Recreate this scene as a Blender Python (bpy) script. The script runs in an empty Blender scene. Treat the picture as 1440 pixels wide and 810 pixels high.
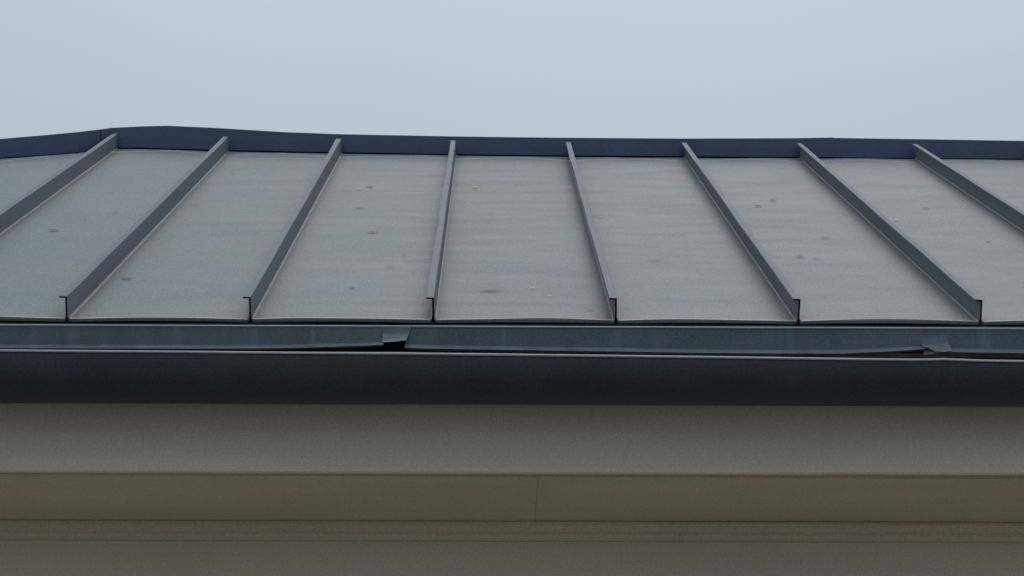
import bpy, bmesh, math, random
from mathutils import Vector, noise

# ------------------------------------------------------------------ camera
sc = bpy.context.scene
cd = bpy.data.cameras.new("camera"); cam = bpy.data.objects.new("camera", cd)
sc.collection.objects.link(cam); sc.camera = cam
cam.location = (0, 0, 1.6)                       # eye height, looking up at the eave 5 m away
cam.rotation_euler = (math.radians(110), 0, 0)
cd.sensor_width = 36; cd.lens = 75; cd.clip_end = 6000; cd.clip_start = .05

# ------------------------------------------------------------------ sky (bright overcast) and soft sun
SUN_EL, SUN_AZ = math.radians(58), math.radians(14)     # ahead of the camera, a little to the right
w = bpy.data.worlds.new("World"); sc.world = w; w.use_nodes = True
nt = w.node_tree; nt.nodes.clear(); L = nt.links.new
out = nt.nodes.new('ShaderNodeOutputWorld'); bg = nt.nodes.new('ShaderNodeBackground')
sky = nt.nodes.new('ShaderNodeTexSky'); sky.sky_type = 'NISHITA'; sky.sun_disc = False
sky.sun_elevation = SUN_EL; sky.sun_rotation = SUN_AZ
sky.air_density = 1.0; sky.dust_density = 3.0; sky.ozone_density = 1.0
tc = nt.nodes.new('ShaderNodeTexCoord'); sp = nt.nodes.new('ShaderNodeSeparateXYZ')
L(tc.outputs['Generated'], sp.inputs[0])
mr = nt.nodes.new('ShaderNodeMapRange')                 # overcast sky: zenith brighter than horizon
mr.inputs['From Min'].default_value = 0; mr.inputs['From Max'].default_value = 1
mr.inputs['To Min'].default_value = .38; mr.inputs['To Max'].default_value = 1.9
L(sp.outputs['Z'], mr.inputs['Value'])
cl = nt.nodes.new('ShaderNodeTexNoise'); cl.inputs['Scale'].default_value = 1.6; cl.inputs['Detail'].default_value = 4
L(tc.outputs['Generated'], cl.inputs['Vector'])
cr = nt.nodes.new('ShaderNodeMapRange'); cr.inputs['To Min'].default_value = .94; cr.inputs['To Max'].default_value = 1.06
cr.inputs['From Min'].default_value = .3; cr.inputs['From Max'].default_value = .7
L(cl.outputs['Fac'], cr.inputs['Value'])
m1 = nt.nodes.new('ShaderNodeMath'); m1.operation = 'MULTIPLY'
L(mr.outputs[0], m1.inputs[0]); L(cr.outputs[0], m1.inputs[1])
vm = nt.nodes.new('ShaderNodeVectorMath'); vm.operation = 'SCALE'
vm.inputs[0].default_value = (4.60, 5.33, 6.05)
L(m1.outputs[0], vm.inputs['Scale'])
mx = nt.nodes.new('ShaderNodeMixRGB'); mx.inputs[0].default_value = .88
L(sky.outputs[0], mx.inputs[1]); L(vm.outputs[0], mx.inputs[2])
L(mx.outputs[0], bg.inputs['Color']); bg.inputs['Strength'].default_value = .1
L(bg.outputs[0], out.inputs['Surface'])

sd = bpy.data.lights.new("sun", 'SUN'); sun = bpy.data.objects.new("sun", sd); sc.collection.objects.link(sun)
sd.energy = .5; sd.angle = math.radians(40); sd.color = (1, .97, .92)
dirs = Vector((math.sin(SUN_AZ)*math.cos(SUN_EL), math.cos(SUN_AZ)*math.cos(SUN_EL), math.sin(SUN_EL)))
sun.rotation_euler = dirs.to_track_quat('Z', 'Y').to_euler(); sun.location = (0, 0, 30)
sc.view_settings.view_transform = 'Standard'; sc.view_settings.look = 'None'
sc.view_settings.exposure = 0; sc.view_settings.gamma = 1

# ------------------------------------------------------------------ materials
H = 3.3204                                             # height of the eave above the ground
def mat(name, col, rough=.5, metal=0., spec=.5, var=.08, vscale=(1, 1, 1), nscale=6, tint=None,
        grain=.06, gscale=260, bump=.0, bscale=40, rvar=.06, extra=None, gvs=None):
    m = bpy.data.materials.new(name); m.use_nodes = True; t = m.node_tree; N = t.nodes; K = t.links.new
    b = N['Principled BSDF']; b.inputs['Roughness'].default_value = rough
    b.inputs['Metallic'].default_value = metal; b.inputs['Specular IOR Level'].default_value = spec
    co = N.new('ShaderNodeTexCoord'); mp = N.new('ShaderNodeMapping'); mp.inputs['Scale'].default_value = vscale
    K(co.outputs['Object'], mp.inputs['Vector'])
    n1 = N.new('ShaderNodeTexNoise'); n1.inputs['Scale'].default_value = nscale
    n1.inputs['Detail'].default_value = 6; n1.inputs['Roughness'].default_value = .6
    K(mp.outputs[0], n1.inputs['Vector'])
    n2 = N.new('ShaderNodeTexNoise'); n2.inputs['Scale'].default_value = gscale; n2.inputs['Detail'].default_value = 2
    if gvs:
        mg = N.new('ShaderNodeMapping'); mg.inputs['Scale'].default_value = gvs
        K(co.outputs['Object'], mg.inputs['Vector']); K(mg.outputs[0], n2.inputs['Vector'])
    else: K(co.outputs['Object'], n2.inputs['Vector'])
    def rng(src, a, c_):
        r = N.new('ShaderNodeMapRange'); r.inputs['From Min'].default_value = .3; r.inputs['From Max'].default_value = .7
        r.inputs['To Min'].default_value = a; r.inputs['To Max'].default_value = c_; K(src, r.inputs['Value']); return r.outputs[0]
    def mul(a, c_):
        q = N.new('ShaderNodeMath'); q.operation = 'MULTIPLY'; K(a, q.inputs[0]); K(c_, q.inputs[1]); return q.outputs[0]
    f = mul(rng(n1.outputs['Fac'], 1-var, 1+var), rng(n2.outputs['Fac'], 1-grain, 1+grain))
    c0 = N.new('ShaderNodeMixRGB'); c0.inputs[1].default_value = (*col, 1); c0.inputs[2].default_value = (*(tint or col), 1)
    n3 = N.new('ShaderNodeTexNoise'); n3.inputs['Scale'].default_value = nscale*.7; n3.inputs['Detail'].default_value = 3
    mo = N.new('ShaderNodeMapping'); mo.inputs['Location'].default_value = (7, 3, 5); K(mp.outputs[0], mo.inputs[0]); K(mo.outputs[0], n3.inputs['Vector'])
    K(rng(n3.outputs['Fac'], 0, 1), c0.inputs[0])
    s = N.new('ShaderNodeVectorMath'); s.operation = 'SCALE'; K(c0.outputs[0], s.inputs[0]); K(f, s.inputs['Scale'])
    colout = s.outputs[0]
    if extra: colout = extra(t, colout)
    K(colout, b.inputs['Base Color']); K(rng(n1.outputs['Fac'], rough-rvar, rough+rvar), b.inputs['Roughness'])
    if bump:
        bp = N.new('ShaderNodeBump'); bp.inputs['Distance'].default_value = bump; bp.inputs['Strength'].default_value = 1
        n4 = N.new('ShaderNodeTexNoise'); n4.inputs['Scale'].default_value = bscale; n4.inputs['Detail'].default_value = 3
        K(mp.outputs[0], n4.inputs['Vector']); K(n4.outputs['Fac'], bp.inputs['Height']); K(bp.outputs[0], b.inputs['Normal'])
    return m

def dust_and_shading(t, col):
    """pale dried dirt along the upper end of each sheet, an arc: UV x = across (-.5...5), UV y = metres below the ridge flashing"""
    N = t.nodes; K = t.links.new
    uv = N.new('ShaderNodeUVMap'); uv.uv_map = 'pan'; sx = N.new('ShaderNodeSeparateXYZ'); K(uv.outputs[0], sx.inputs[0])
    def M(op, a, b_=None, c_=None):
        q = N.new('ShaderNodeMath'); q.operation = op
        for i, v in enumerate((a, b_, c_)):
            if v is None: continue
            if isinstance(v, (int, float)): q.inputs[i].default_value = v
            else: K(v, q.inputs[i])
        return q.outputs[0]
    n = N.new('ShaderNodeTexNoise'); n.inputs['Scale'].default_value = 14; n.inputs['Detail'].default_value = 4
    co = N.new('ShaderNodeTexCoord'); K(co.outputs['Object'], n.inputs['Vector'])
    x2 = M('MULTIPLY', sx.outputs[0], sx.outputs[0])
    arc = M('ADD', M('MULTIPLY', x2, .32), .055)
    d = M('SUBTRACT', sx.outputs[1], arc)
    d = M('ADD', d, M('MULTIPLY', M('SUBTRACT', n.outputs['Fac'], .5), .05))
    line = M('SUBTRACT', 1, M('MINIMUM', M('MULTIPLY', M('ABSOLUTE', d), 28), 1))
    rim = M('SUBTRACT', 1, M('MINIMUM', M('MULTIPLY', sx.outputs[1], 16), 1))
    f = M('MULTIPLY', M('ADD', M('MULTIPLY', line, .75), M('MULTIPLY', rim, .9)), M('MULTIPLY', n.outputs['Fac'], 1.2))
    sz = N.new('ShaderNodeSeparateXYZ'); K(co.outputs['Object'], sz.inputs[0])
    bend_line = M('SUBTRACT', 1, M('MINIMUM', M('MULTIPLY', M('ABSOLUTE', M('SUBTRACT', sz.outputs[2], H+.0035)), 180), 1))   # worn front bend, with its bright edge line painted in
    f = M('ADD', f, M('MULTIPLY', bend_line, .75))
    mxx = N.new('ShaderNodeMixRGB'); K(f, mxx.inputs[0])
    oi = N.new('ShaderNodeObjectInfo')                      # each sheet has weathered a little differently
    tone = M('ADD', M('MULTIPLY', oi.outputs['Random'], .10), .95)
    side = M('MINIMUM', M('MULTIPLY', M('MAXIMUM', M('SUBTRACT', M('ABSOLUTE', sx.outputs[0]), .36), 0), 9), 1)     # soft shade beside the seams painted in along with grime
    g_ = N.new('ShaderNodeTexNoise'); g_.inputs['Scale'].default_value = 5; g_.inputs['Detail'].default_value = 5
    mpp = N.new('ShaderNodeMapping'); mpp.inputs['Scale'].default_value = (9, 1.2, 1.2); K(co.outputs['Object'], mpp.inputs[0]); K(mpp.outputs[0], g_.inputs['Vector'])
    tone = M('MULTIPLY', tone, M('SUBTRACT', 1, M('MULTIPLY', side, M('MULTIPLY', g_.outputs['Fac'], .20))))
    tone = M('MULTIPLY', tone, M('ADD', .93, M('MULTIPLY', g_.outputs['Fac'], .14)))                              # faint run-off streaks
    sc_ = N.new('ShaderNodeVectorMath'); sc_.operation = 'SCALE'; K(col, sc_.inputs[0]); K(tone, sc_.inputs['Scale']); K(sc_.outputs[0], mxx.inputs[1]); mxx.inputs[2].default_value = (.50, .50, .48, 1)
    return mxx.outputs[0]

def streaks(t, col):
    """pale mineral runs down the eave flashing, at fixed places along its length (object X, metres)"""
    N = t.nodes; K = t.links.new
    co = N.new('ShaderNodeTexCoord'); sx = N.new('ShaderNodeSeparateXYZ'); K(co.outputs['Object'], sx.inputs[0])
    n = N.new('ShaderNodeTexNoise'); n.inputs['Scale'].default_value = 25; K(co.outputs['Object'], n.inputs['Vector'])
    tot = None
    for x0, wd, a in ((-1.075, .010, .5), (-1.17, .006, .22), (-.487, .005, .6), (-.63, .012, .25), (.26, .010, .3), (-.02, .007, .25), (.68, .010, .25), (1.16, .012, .55), (.35, .02, .2), (-.82, .008, .2)):
        q = N.new('ShaderNodeMath'); q.operation = 'MULTIPLY_ADD'; K(n.outputs['Fac'], q.inputs[0]); q.inputs[1].default_value = .02; K(sx.outputs[0], q.inputs[2])
        d = N.new('ShaderNodeMath'); d.operation = 'SUBTRACT'; K(q.outputs[0], d.inputs[0]); d.inputs[1].default_value = x0+.01
        e = N.new('ShaderNodeMath'); e.operation = 'ABSOLUTE'; K(d.outputs[0], e.inputs[0])
        m = N.new('ShaderNodeMapRange'); m.inputs['From Min'].default_value = wd*1.6; m.inputs['From Max'].default_value = 0
        m.inputs['To Min'].default_value = 0; m.inputs['To Max'].default_value = a; K(e.outputs[0], m.inputs['Value'])
        if tot is None: tot = m.outputs[0]
        else:
            p = N.new('ShaderNodeMath'); p.operation = 'ADD'; K(tot, p.inputs[0]); K(m.outputs[0], p.inputs[1]); tot = p.outputs[0]
    x = N.new('ShaderNodeMixRGB'); K(tot, x.inputs[0]); K(col, x.inputs[1]); x.inputs[2].default_value = (.13, .19, .21, 1)
    return x.outputs[0]

M_PAN = mat('weathered_zinc_sheet', (.150, .178, .198), .56, 0, .35, .12, (1.0, 3.6, 3.6), 3.2, (.164, .192, .188), .24, 260, .0004, 16, .05, dust_and_shading, (1, .28, .28))
M_SEAM = mat('zinc_seam', (.140, .168, .188), .62, 0, .3, .14, (1, 1, 1), 9, (.146, .166, .196), .06, 240, .0004, 30)
M_CAP = mat('blue_grey_flashing', (.052, .083, .140), .50, .0, .35, .12, (1, 1, 1), 10, (.056, .076, .146), .24, 300)
M_APRON = mat('anthracite_flashing', (.064, .100, .114), .42, .0, .4, .18, (2.2, .6, .6), 7, (.074, .090, .118), .32, 300, .0004, 30, .06, streaks)
M_DRIP = mat('lit_drip_edge', (.125, .160, .178), .5, .0, .4, .22, (2.2, .6, .6), 7, (.13, .14, .165), .2, 300)  # paler copy of the apron metal: light on the up-facing kick painted in
M_BEND = mat('lit_edge', (.19, .21, .235), .5, 0, .4, .2, (1, 1, 1), 40)  # pale tone paints the light caught by the tabs' lower rim
M_GUT = mat('dark_gutter_coating', (.040, .053, .060), .55, .0, .25, .14, (1, 1, 1), 8, (.050, .054, .064), .25, 260)
M_BEAD = mat('gutter_bead_metal', (.46, .48, .52), .40, .0, .5, .1, (1, 1, 1), 12)
M_FASC = mat('beige_fascia_paint', (.705, .63, .495), .62, 0, .3, .06, (.4, 1, 2), 6, (.695, .625, .505), .13, 330, .0002, 60)
M_SOFF = mat('beige_soffit_paint', (.66, .565, .44), .65, 0, .3, .06, (.5, 1, 1), 5, (.63, .56, .415), .14, 230, .0004, 60)
M_WALL = mat('beige_wall_render', (.71, .625, .495), .8, 0, .2, .05, (.5, 1, 1), 5, (.69, .62, .50), .13, 230, .0006, 90)
M_DECK = mat('dark_underlay', (.07, .075, .08), .9)
M_GROUND = mat('concrete_paving', (.225, .215, .195), .9, 0, .2, .12, (1, 1, 1), .6, (.20, .195, .178), .2, 60)

def stain_mat(name, col, strength):
    m = bpy.data.materials.new(name); m.use_nodes = True; t = m.node_tree; N = t.nodes; K = t.links.new
    b = N['Principled BSDF']; b.inputs['Base Color'].default_value = (*col, 1); b.inputs['Roughness'].default_value = .8
    uv = N.new('ShaderNodeUVMap'); uv.uv_map = 'pan'
    ln = N.new('ShaderNodeVectorMath'); ln.operation = 'LENGTH'; K(uv.outputs[0], ln.inputs[0])
    co = N.new('ShaderNodeTexCoord'); n = N.new('ShaderNodeTexNoise'); n.inputs['Scale'].default_value = 90
    K(co.outputs['Object'], n.inputs['Vector'])
    a = N.new('ShaderNodeMath'); a.operation = 'MULTIPLY_ADD'; K(n.outputs['Fac'], a.inputs[0]); a.inputs[1].default_value = .7
    K(ln.outputs['Value'], a.inputs[2])
    r = N.new('ShaderNodeMapRange'); r.inputs['From Min'].default_value = 1.38; r.inputs['From Max'].default_value = .75
    r.inputs['To Min'].default_value = 0; r.inputs['To Max'].default_value = strength; K(a.outputs[0], r.inputs['Value'])
    K(r.outputs[0], b.inputs['Alpha'])
    return m
M_SPOT = stain_mat('dark_dirt_and_dents', (.03, .03, .033), 1.0)
M_FAINT = stain_mat('faint_dirt_and_dents', (.08, .085, .09), .65)
M_PALE = stain_mat('pale_scuff', (.62, .63, .62), .75)

# ------------------------------------------------------------------ helpers
H = 3.3204                                             # height of the eave above the ground
TH = math.radians(30.94)                               # roof pitch
CT, ST = math.cos(TH), math.sin(TH)
def R(u, s, n=0.):                                     # roof plane coordinates -> building coordinates
    return Vector((u, s*CT - n*ST, H + s*ST + n*CT))
def link(name, me, m, parent=None, smooth=False):
    o = bpy.data.objects.new(name, me); sc.collection.objects.link(o)
    if m is not None and not me.materials: me.materials.append(m)
    if parent: o.parent = parent
    if smooth:
        for p in me.polygons: p.use_smooth = True
        me.set_sharp_from_angle(angle=math.radians(32))
    return o
def mesh(name, v, f, uv=None):
    me = bpy.data.meshes.new(name); me.from_pydata([tuple(a) for a in v], [], f); me.update()
    if uv:
        ul = me.uv_layers.new(name='pan')
        for lp in me.loops: ul.data[lp.index].uv = uv[lp.vertex_index]
    return me
def grid_faces(nu, nv, flip=False):                    # vertices stored column by column, nv per column
    F = []
    for i in range(nu-1):
        for j in range(nv-1):
            a = i*nv+j; q = (a, a+nv, a+nv+1, a+1); F.append(q[::-1] if flip else q)
    return F
def solid(o, t, offset=-1):
    md = o.modifiers.new('thickness', 'SOLIDIFY'); md.thickness = t; md.offset = offset; return o
def sweep(profile_fn, us, closed=True):
    """one closed cross-section (y,z list) per station u"""
    V = []; k = None
    for u in us:
        p = profile_fn(u); k = len(p); V += [(u, y, H+z) for y, z in p]
    F = []
    for i in range(len(us)-1):
        for j in range(k if closed else k-1):
            a = i*k+j; b = i*k+(j+1) % k; F.append((a, b, b+k, a+k))
    if closed: F += [tuple(range(k))[::-1], tuple(range((len(us)-1)*k, len(us)*k))]
    return V, F
def box(name, x0, x1, y0, y1, z0, z1, m, parent, bev=0.):
    bm = bmesh.new(); bmesh.ops.create_cube(bm, size=1)
    for v in bm.verts:
        v.co = Vector((x0+(v.co.x+.5)*(x1-x0), y0+(v.co.y+.5)*(y1-y0), H+z0+(v.co.z+.5)*(z1-z0)))
    if bev: bmesh.ops.bevel(bm, geom=bm.edges[:], offset=bev, segments=2, affect='EDGES', profile=.5)
    me = bpy.data.meshes.new(name); bm.to_mesh(me); bm.free()
    return link(name, me, m, parent)
def lerp_table(T, x):
    if x <= T[0][0]: a, b = T[0], T[1]
    elif x >= T[-1][0]: a, b = T[-2], T[-1]
    else:
        for a, b in zip(T, T[1:]):
            if a[0] <= x <= b[0]: break
    return a[1]+(b[1]-a[1])*(x-a[0])/(b[0]-a[0])
def frange(a, b, n): return [a+(b-a)*i/(n-1) for i in range(n)]

# ------------------------------------------------------------------ setting
gm = bpy.data.meshes.new('ground')
gm.from_pydata([(-2000, -2000, 0), (2000, -2000, 0), (2000, 2000, 0), (-2000, 2000, 0)], [], [(0, 1, 2, 3)])
g = link('ground', gm, M_GROUND); g['kind'] = 'structure'

# ------------------------------------------------------------------ building: the root of everything fixed to it
PSI = math.radians(.61)
def root(name, label, cat):
    o = bpy.data.objects.new(name, None); sc.collection.objects.link(o)
    o.location = (0, 4.9595, 0); o.rotation_euler = (0, 0, PSI); o['label'] = label; o['category'] = cat
    return o
bld = root('building', 'beige painted building with a grey standing seam metal hip roof', 'building')

# foot of the ridge and hip flashing on the front slope, (u, s)
FOOT = [(-5.90, 0.0), (-1.933, 2.992), (-1.788, 3.082), (-1.668, 3.172), (-1.557, 3.331), (-1.151, 3.255), (-.641, 3.195),
        (-.194, 3.156), (.25, 3.127), (.694, 3.121), (1.137, 3.114), (1.609, 3.108), (2.021, 3.095), (3.4, 3.09), (7.45, 0.0)]
def s_top(u): return lerp_table(FOOT, u)
U0, DU = -1.0925, .4494                                # seam spacing
seams = [U0 + DU*k for k in range(-10, 19)]
seams = [u for u in seams if -5.75 < u < 7.3]

# roof deck: closed hip body under the sheets
yr = 3.30*CT; zr = 3.12*ST
def deck():
    e = -.02
    V = [(-5.9, .02, H+e-.012), (7.45, .02, H+e-.012), (7.45, 2*yr, H+e-.012), (-5.9, 2*yr, H+e-.012),
         (-1.6, yr, H+3.10*ST), (3.4, yr, H+3.10*ST)]
    F = [(0, 1, 5, 4), (1, 2, 5), (2, 3, 4, 5), (3, 0, 4), (3, 2, 1, 0)]
    return mesh('roof', V, F)
dk = deck()
# keep the deck just beneath the sheets on the front slope
for v, (uu, ss) in zip(dk.vertices[4:6], ((-1.6, 3.28), (3.4, 3.06))):
    v.co = R(uu, ss, -.03)
roof = link('roof', dk, M_DECK, bld)
rear = mesh('rear_slope', [R(-1.6, 3.47, -.01), R(3.4, 3.26, -.01), Vector((7.55, 2*yr+.1, H)), Vector((-6.0, 2*yr+.1, H)),
                           R(-5.95, 0, -.02), R(7.5, 0, -.02)], [(0, 1, 2, 3), (0, 3, 4), (1, 5, 2)])
solid(link('rear_slope', rear, M_SEAM, roof), .01)

rnd = random.Random(4)
def panel(ua, ub, seed):
    W = ub-ua; e = .0035
    cols = [ua+e, ua+e+.005] + frange(ua+e+.022, ub-.026, 13) + [ub-.0085, ub-.0035]
    NS = 58; V = []; UV = []
    hw = .0045 + .0015*random.Random(seed).random()
    for i, u in enumerate(cols):
        t = (u-ua)/W; st = max(s_top(u) + .03, .03)
        edge = .0055 if i in (0, len(cols)-1) else 0.
        # turned down front edge
        n0 = hw*math.sin(math.pi*t)**.8
        V += [R(u, .014, -.0078+n0*.6), R(u, -.0005, -.0078+n0*.6)]
        for j in range(NS):
            q = j/(NS-1); s = st*(q**1.25) if j else -.0015
            fade = max(0., 1-s/.22)**2
            nz = noise.noise(Vector((u*3.1+seed, s*2.2, seed*3.7)))*.0030 + noise.noise(Vector((u*5, s*7.5, seed*1.3)))*.0012
            nz *= math.sin(math.pi*t)**.7 if 0 < t < 1 else 0
            n = n0*fade + nz + edge
            V.append(R(u, s, n))
        for j in range(NS+2):
            s = 0 if j < 2 else st*(((j-2)/(NS-1))**1.25)
            UV.append((t-.5, max(st-.03-s, 0)))
    return mesh('roof_panel', V, grid_faces(len(cols), NS+2), UV)
for k, (a, b) in enumerate(zip(seams, seams[1:])):
    o = link('roof_panel', panel(a, b, k+1), M_PAN, roof, smooth=True)
    solid(o, .0009)

def seam(u, seed):
    top = s_top(u) + .004; hw = .057; t = .0045; fl = .0165
    N = 46; V = []
    r2 = random.Random(seed); lean = r2.uniform(-.0012, .0012)
    for j in range(N):
        s = -.004 + (top+.004)*j/(N-1)
        wob = noise.noise(Vector((seed*9.1, s*1.7, 0)))*.0022 + noise.noise(Vector((seed*5.3, s*6, 2)))*.0006
        hh = hw + noise.noise(Vector((seed*2.1, s*2.3, 7)))*.0012
        P = [(t*.5, -.0085), (t*.5, .004), (t*.5+wob*.4, hh-.0012), (t*.5-.0012+wob*.4, hh), (-fl+wob, hh+.0006),
             (-fl-.0008+wob, hh-.0034), (-t*.5+wob*.4, hh-.0040), (-t*.5, .004), (-t*.5, -.0085)]
        for du, n in P: V.append(R(u+du+lean*(n/hw), s, n))
    k = 9; F = []
    for j in range(N-1):
        for i in range(k):
            a = j*k+i; b = j*k+(i+1) % k; F.append((a, a+k, b+k, b))
    F += [tuple(range((N-1)*k, N*k))[::-1]]               # the eave end is an open fold
    return mesh('standing_seam', V, F)
for k, u in enumerate(seams):
    if s_top(u) < .1: continue
    link('standing_seam', seam(u, k+1), M_SEAM, roof)

# ridge and hip flashings: upright face, folded back over the top
HT = [(-5.9, .080), (-1.933, .0803), (-1.668, .088), (-1.57, .0875)]
H1 = [(-1.60, .084), (-1.569, .0855), (-1.347, .099), (-1.151, .0953), (-.867, .0825), (-.641, .0779), (-.194, .0759),
      (.694, .0757), (1.137, .0802), (1.29, .0845)]
H2 = [(1.27, .0838), (1.636, .0805), (2.02, .0771), (3.4, .078)]
def flashing(us, ht, off=0., back=(0, .14)):
    V = []; N = 0
    for i, u in enumerate(us):
        s = s_top(u); h = lerp_table(ht, u)
        w_ = noise.noise(Vector((u*2.3, 3, off*900)))*.0012
        b = R(u, s, .0025); y, z = b.y-off+w_, b.z
        P = [(y-.012, z-.0045), (y+.001, z+.002), (y+w_, z+h*.5), (y, z+h-.003), (y+.002, z+h), (y+.05, z+h+.002), (y+.16, z+h-.002), (y+.165, z+h-.1)]
        N = len(P)
        for yy, zz in P: V.append((u, yy, zz))
    return mesh('ridge_flashing', V, grid_faces(len(us), N, True))
hipu = frange(-5.88, -1.933, 12) + [-1.86, -1.788, -1.72, -1.668, -1.61, -1.56]
solid(link('hip_flashing', flashing(hipu, HT, .0), M_CAP, roof), .0015, 0)
solid(link('ridge_flashing', flashing([-1.60, -1.569, -1.46, -1.40, -1.347, -1.25, -1.151, -1., -.867, -.75, -.641, -.4, -.194, 0, .25, .47, .694, .9, 1.137, 1.22, 1.285], H1, .003), M_CAP, roof), .0015, 0)
solid(link('ridge_flashing', flashing([1.27, 1.45, 1.636, 1.8, 2.02, 2.5, 3.0, 3.4], H2, .0), M_CAP, roof), .0015, 0)
hipr = frange(3.4, 7.43, 12)
solid(link('hip_flashing', flashing(hipr, [(3.4, .078), (7.4, .08)], .002), M_CAP, roof), .0015, 0)

# dirt spots, dents with their shade painted on, and scuffs on the sheets (u, s, length, width, kind)
spots = [(-1.388, 1.309, .030, .05, 0), (-1.262, 1.676, .018, .04, 1), (-1.331, 1.515, .010, .03, 0), (-1.032, 1.833, .034, .045, 1),
         (-1.034, .521, .032, .04, 0), (-.477, 2.257, .022, .05, 0), (-.511, 2.205, .018, .04, 2), (-.484, 1.771, .026, .05, 1),
         (-.416, 1.292, .030, .045, 0), (-.303, .909, .012, .03, 0), (-.334, .705, .026, .035, 1), (-.419, .392, .016, .022, 0),
         (-.106, 2.268, .026, .05, 2), (-.053, .369, .060, .05, 1), (.057, .411, .022, .03, 2), (.899, 1.979, .026, .05, 0),
         (.833, 1.852, .022, .04, 0), (.960, 1.233, .030, .04, 0), (.837, .899, .026, .035, 0), (.883, .865, .036, .03, 1),
         (1.243, 1.580, .018, .05, 2), (1.440, 1.167, .024, .04, 1), (1.382, 1.820, .028, .04, 1), (.198, .112, .022, .02, 1),
         (.411, .821, .034, .03, 1),
         (.10, .30, .012, .02, 2), (.62, 1.9, .010, .03, 1), (.30, 1.6, .016, .03, 2)]
for kind, m, nm in ((0, M_SPOT, 'dark_dirt_dent_spots'), (1, M_FAINT, 'faint_dirt_dent_spots'), (2, M_PALE, 'pale_scuffs')):
    V = []; F = []; UV = []
    for (u, s, a, b, kk) in spots:
        if kk != kind: continue
        c = len(V); V.append(R(u, s, .0042)); UV.append((0, 0)); ph = rnd.random()*6
        for i in range(14):
            t = i/14*math.tau; r = 1+.12*math.sin(2*t+ph)
            V.append(R(u+a*.62*r*math.cos(t), s+b*.22*r*math.sin(t), .0038)); UV.append((math.cos(t), math.sin(t)))
        F += [(c, c+1+i, c+1+(i+1) % 14) for i in range(14)]
    o = link(nm, mesh(nm, V, F, UV), m, roof); o['kind'] = 'stuff'

# ------------------------------------------------------------------ apron flashing dropping from the eave into the gutter
def apron(us, bot, kick=.023, off=0., top_s=-.022, flare=None):
    V = []
    for u in us:
        zb = lerp_table(bot, u); fl = flare(u) if flare else 0.
        wv = noise.noise(Vector((u*1.9, 9, off*300)))*.001
        a0 = R(u, .05, -.0115-off); a1 = R(u, top_s, -.0115-off*.3)
        y1, z1 = a1.y-off, a1.z-H+wv*.6
        yk = y1-.003-fl*.35; zk = zb+.0165
        ye = yk-kick-fl*.5
        P = [(a0.y, a0.z-H), (y1+.001, z1+.0006), (y1-.0006, z1-.0014), ((y1*2+yk)/3+wv, (z1*2+zk)/3), ((y1+yk*2)/3+wv, (z1+zk*2)/3),
             (yk, zk), (ye, zb), (ye+.004, zb-.0022), (ye+.010, zb+.003)]
        for y, z in P: V.append((u, y, H+z))
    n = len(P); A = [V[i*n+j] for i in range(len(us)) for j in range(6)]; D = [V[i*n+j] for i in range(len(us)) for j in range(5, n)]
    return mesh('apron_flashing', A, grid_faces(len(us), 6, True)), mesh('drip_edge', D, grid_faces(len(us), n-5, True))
def add_apron(*a, **k):
    ma, md = apron(*a, **k)
    o = solid(link('apron_flashing', ma, M_APRON, bld), .0011, 0)
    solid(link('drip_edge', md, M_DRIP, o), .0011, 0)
    return o
B1 = [(-6, -.0895), (-1.20, -.0895), (-.70, -.0890), (-.55, -.0875), (-.44, -.0850), (-.36, -.0825), (-.3125, -.0800)]
B2 = [(-.262, -.0845), (-.20, -.0870), (.0, -.0895), (.25, -.0925), (.45, -.0955), (.64, -.0965), (.80, -.0960), (.90, -.0925), (.96, -.0895), (1.004, -.0860)]
B3 = [(1.0, -.078), (1.012, -.080), (1.03, -.0905), (1.10, -.0920), (1.25, -.0935), (7.5, -.0965)]
a1 = add_apron(frange(-5.95, -1.3, 24)+frange(-1.25, -.3125, 26), B1, off=.0010, flare=lambda u: max(0, (u+.6))*.035)
a2 = add_apron(frange(-.262, 1.004, 34), B2, off=.0, flare=lambda u: max(0, (u-.80))*.05)
a3 = add_apron([1.0, 1.012, 1.022, 1.03, 1.05] + frange(1.1, 7.5, 50), B3, off=.0004)
a1['label'] = 'left eave flashing with a notched lap end lifting off the gutter'
def glint_tube(u0, u1, n):  # pale tube added to draw the bright line on the apron's top edge
    def prof(u):
        p = R(u, -.0245, -.0112); r = .0026
        return [(p.y+r*math.cos(-k/8*math.tau), p.z-H+.0004*noise.noise(Vector((u*2, 1, 1)))+r*math.sin(-k/8*math.tau)) for k in range(8)]
    V, F = sweep(prof, frange(u0, u1, n)); return mesh('hem_glint', V, F)
link('hem_glint', glint_tube(-5.95, -.2465, 60), M_BEAD, a1, smooth=True)
link('hem_glint', glint_tube(-.2455, 1.0115, 40), M_BEAD, a2, smooth=True)
link('hem_glint', glint_tube(1.0125, 7.5, 60), M_BEAD, a3, smooth=True)
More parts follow.
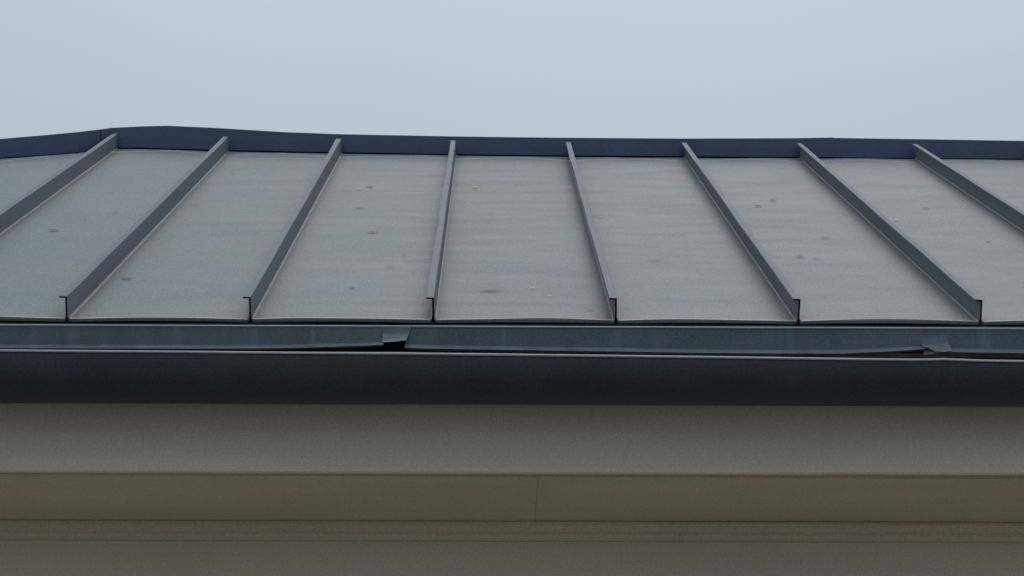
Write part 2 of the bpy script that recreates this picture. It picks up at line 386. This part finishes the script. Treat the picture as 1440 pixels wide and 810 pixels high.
# the torn laps: short tongues that stand off the next length
def tongue(name, u0, u1, z_l, z_r, slant, stand, top, off, pw, parent):
    V = []; NU, NV = 8, 11
    for i in range(NU):
        p = i/(NU-1)
        for j in range(NV):
            q = min(j/(NV-2), 1)
            u = u0+(u1-u0)*p - slant*q*p
            zb = z_l+(z_r-z_l)*p + .0012*noise.noise(Vector((p*4, 3, u0)))
            z = top+(zb+.0045-top)*q; y = -.0140-off - stand*(q**pw) - .003*p*q + .0006*math.sin(q*6+p*3)
            if j == NV-1: z -= .0045; y -= .0035
            V.append((u, y, H+z))
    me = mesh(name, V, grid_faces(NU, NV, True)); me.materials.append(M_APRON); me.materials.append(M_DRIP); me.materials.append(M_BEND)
    for k, p in enumerate(me.polygons): p.material_index = 2 if k % (NV-1) == NV-2 else (1 if k % (NV-1) >= (NV-1)*.45 else 0)  # lower half and rim take paler materials, light painted into the colour
    return solid(link(name, me, None, parent), .0013, 0)
tongue('torn_tab', -.316, -.246, -.0710, -.0670, .011, .018, -.0185, .0020, 2.2, a1)
tongue('torn_tab', 1.002, 1.064, -.0990, -.0880, -.006, .017, -.0400, .0025, 1.5, a2)

# ------------------------------------------------------------------ fascia, soffit, mouldings, wall
FJ = .752
def fascia(u0, u1, dz, dy):
    def prof(u):
        z0 = -.3820 + dz + .0009*noise.noise(Vector((u*1.4, 2, 5))); y = .02+dy+.0008*noise.noise(Vector((u*1.1, 8, 1)))
        return [(y, -.075), (y, z0+.003), (y+.003, z0), (y+.013, z0), (y+.013, -.075)]
    us = frange(u0, u1, 40); V, F = sweep(prof, us); return link('fascia_board', mesh('fascia_board', V, F), M_FASC, bld)
fascia(-5.8, FJ-.0001, 0, 0); fascia(FJ+.0001, 7.35, .0012, -.0008)
# soffit boards, front edge held back behind a vent slot that widens to the right
def soffit(u0, u1, y1=.515, dz=0.):
    us = frange(u0, u1, 30)
    def prof(u):
        yf = .053 + .0085*max(-1.6, min(u, 1.6)) + .001*noise.noise(Vector((u*3, 0, 4)))
        return [(yf, -.3835+dz), (y1, -.3835+dz), (y1, -.371), (yf, -.371)]
    V, F = sweep(prof, us); return link('soffit_board', mesh('soffit_board', V, F), M_SOFF, bld)
soffit(-5.8, .0639); soffit(.0645, 7.35, .515, .0008)
box('vent_slot', -5.8, 7.35, .0335, .30, -.360, -.352, M_SOFF, bld)
def moulding():
    P = [(.535, -.3838), (.496, -.3838), (.494, -.3862), (.493, -.391), (.493, -.3975), (.4945, -.4000), (.502, -.4012), (.5035, -.4025),
         (.5035, -.4085), (.5050, -.4095), (.511, -.4098), (.512, -.4132), (.5105, -.4142), (.5105, -.4150), (.5120, -.4235), (.5135, -.4265), (.518, -.4290), (.535, -.4325)]
    V, F = sweep(lambda u: [(y, z+.0008*noise.noise(Vector((u*1.6, 4, 4)))) for y, z in P[::-1]], frange(-5.8, 7.35, 60))
    me = mesh('frieze_moulding', V, F); o = link('frieze_moulding', me, M_SOFF, bld)
    for p in me.polygons: p.use_smooth = len(p.vertices) == 4
moulding()
box('wall', -5.5, 7.05, .53, 5.2, -H, -.375, M_WALL, bld)

# ------------------------------------------------------------------ half round gutter hung in front of the eave
gut = root('rain_gutter', 'dark half-round rain gutter hanging along the eave below the metal roof', 'gutter')
def lip_z(u): 
    uc = max(-2.2, min(2.6, u))
    return lerp_table([(-2.2, -.143), (-1.2, -.146), (-.6, -.149), (0, -.1525), (.6, -.158), (1.2, -.1645), (2, -.170), (2.6, -.172)], uc) + .0009*noise.noise(Vector((uc*2.1, 5, 5))) + .0022*math.exp(-((uc-1.02)/.045)**2)
def trough():
    us = frange(-5.9, -1.6, 18) + frange(-1.5, 1.7, 80) + frange(1.8, 7.4, 22); V = []; n = 28
    for u in us:
        lz = lip_z(u)
        for i in range(n):
            a = math.pi*i/(n-1); y = -.1-.09*math.cos(a)
            zt = lz + (-.096-lz)*max(0, (i-16)/(n-17))**2
            zc = -.151; b = .0917
            z = zt - (b + (zt-zc))*math.sin(a) + .0005*noise.noise(Vector((u*2, a*2, 3)))
            V.append((u, y, H+z))
    return mesh('trough', V, grid_faces(len(us), n))
solid(link('trough', trough(), M_GUT, gut, smooth=True), .0012, 0)
def bead():
    us = frange(-5.9, -1.6, 18) + frange(-1.5, 1.7, 80) + frange(1.8, 7.4, 22)
    def prof(u):
        lz = lip_z(u); r = .0028
        return [(-.190-.002+r*math.cos(-k/10*math.tau), lz+r*math.sin(-k/10*math.tau)) for k in range(10)]
    V, F = sweep(prof, us); return mesh('rolled_bead', V, F)
link('rolled_bead', bead(), M_BEAD, gut, smooth=True)
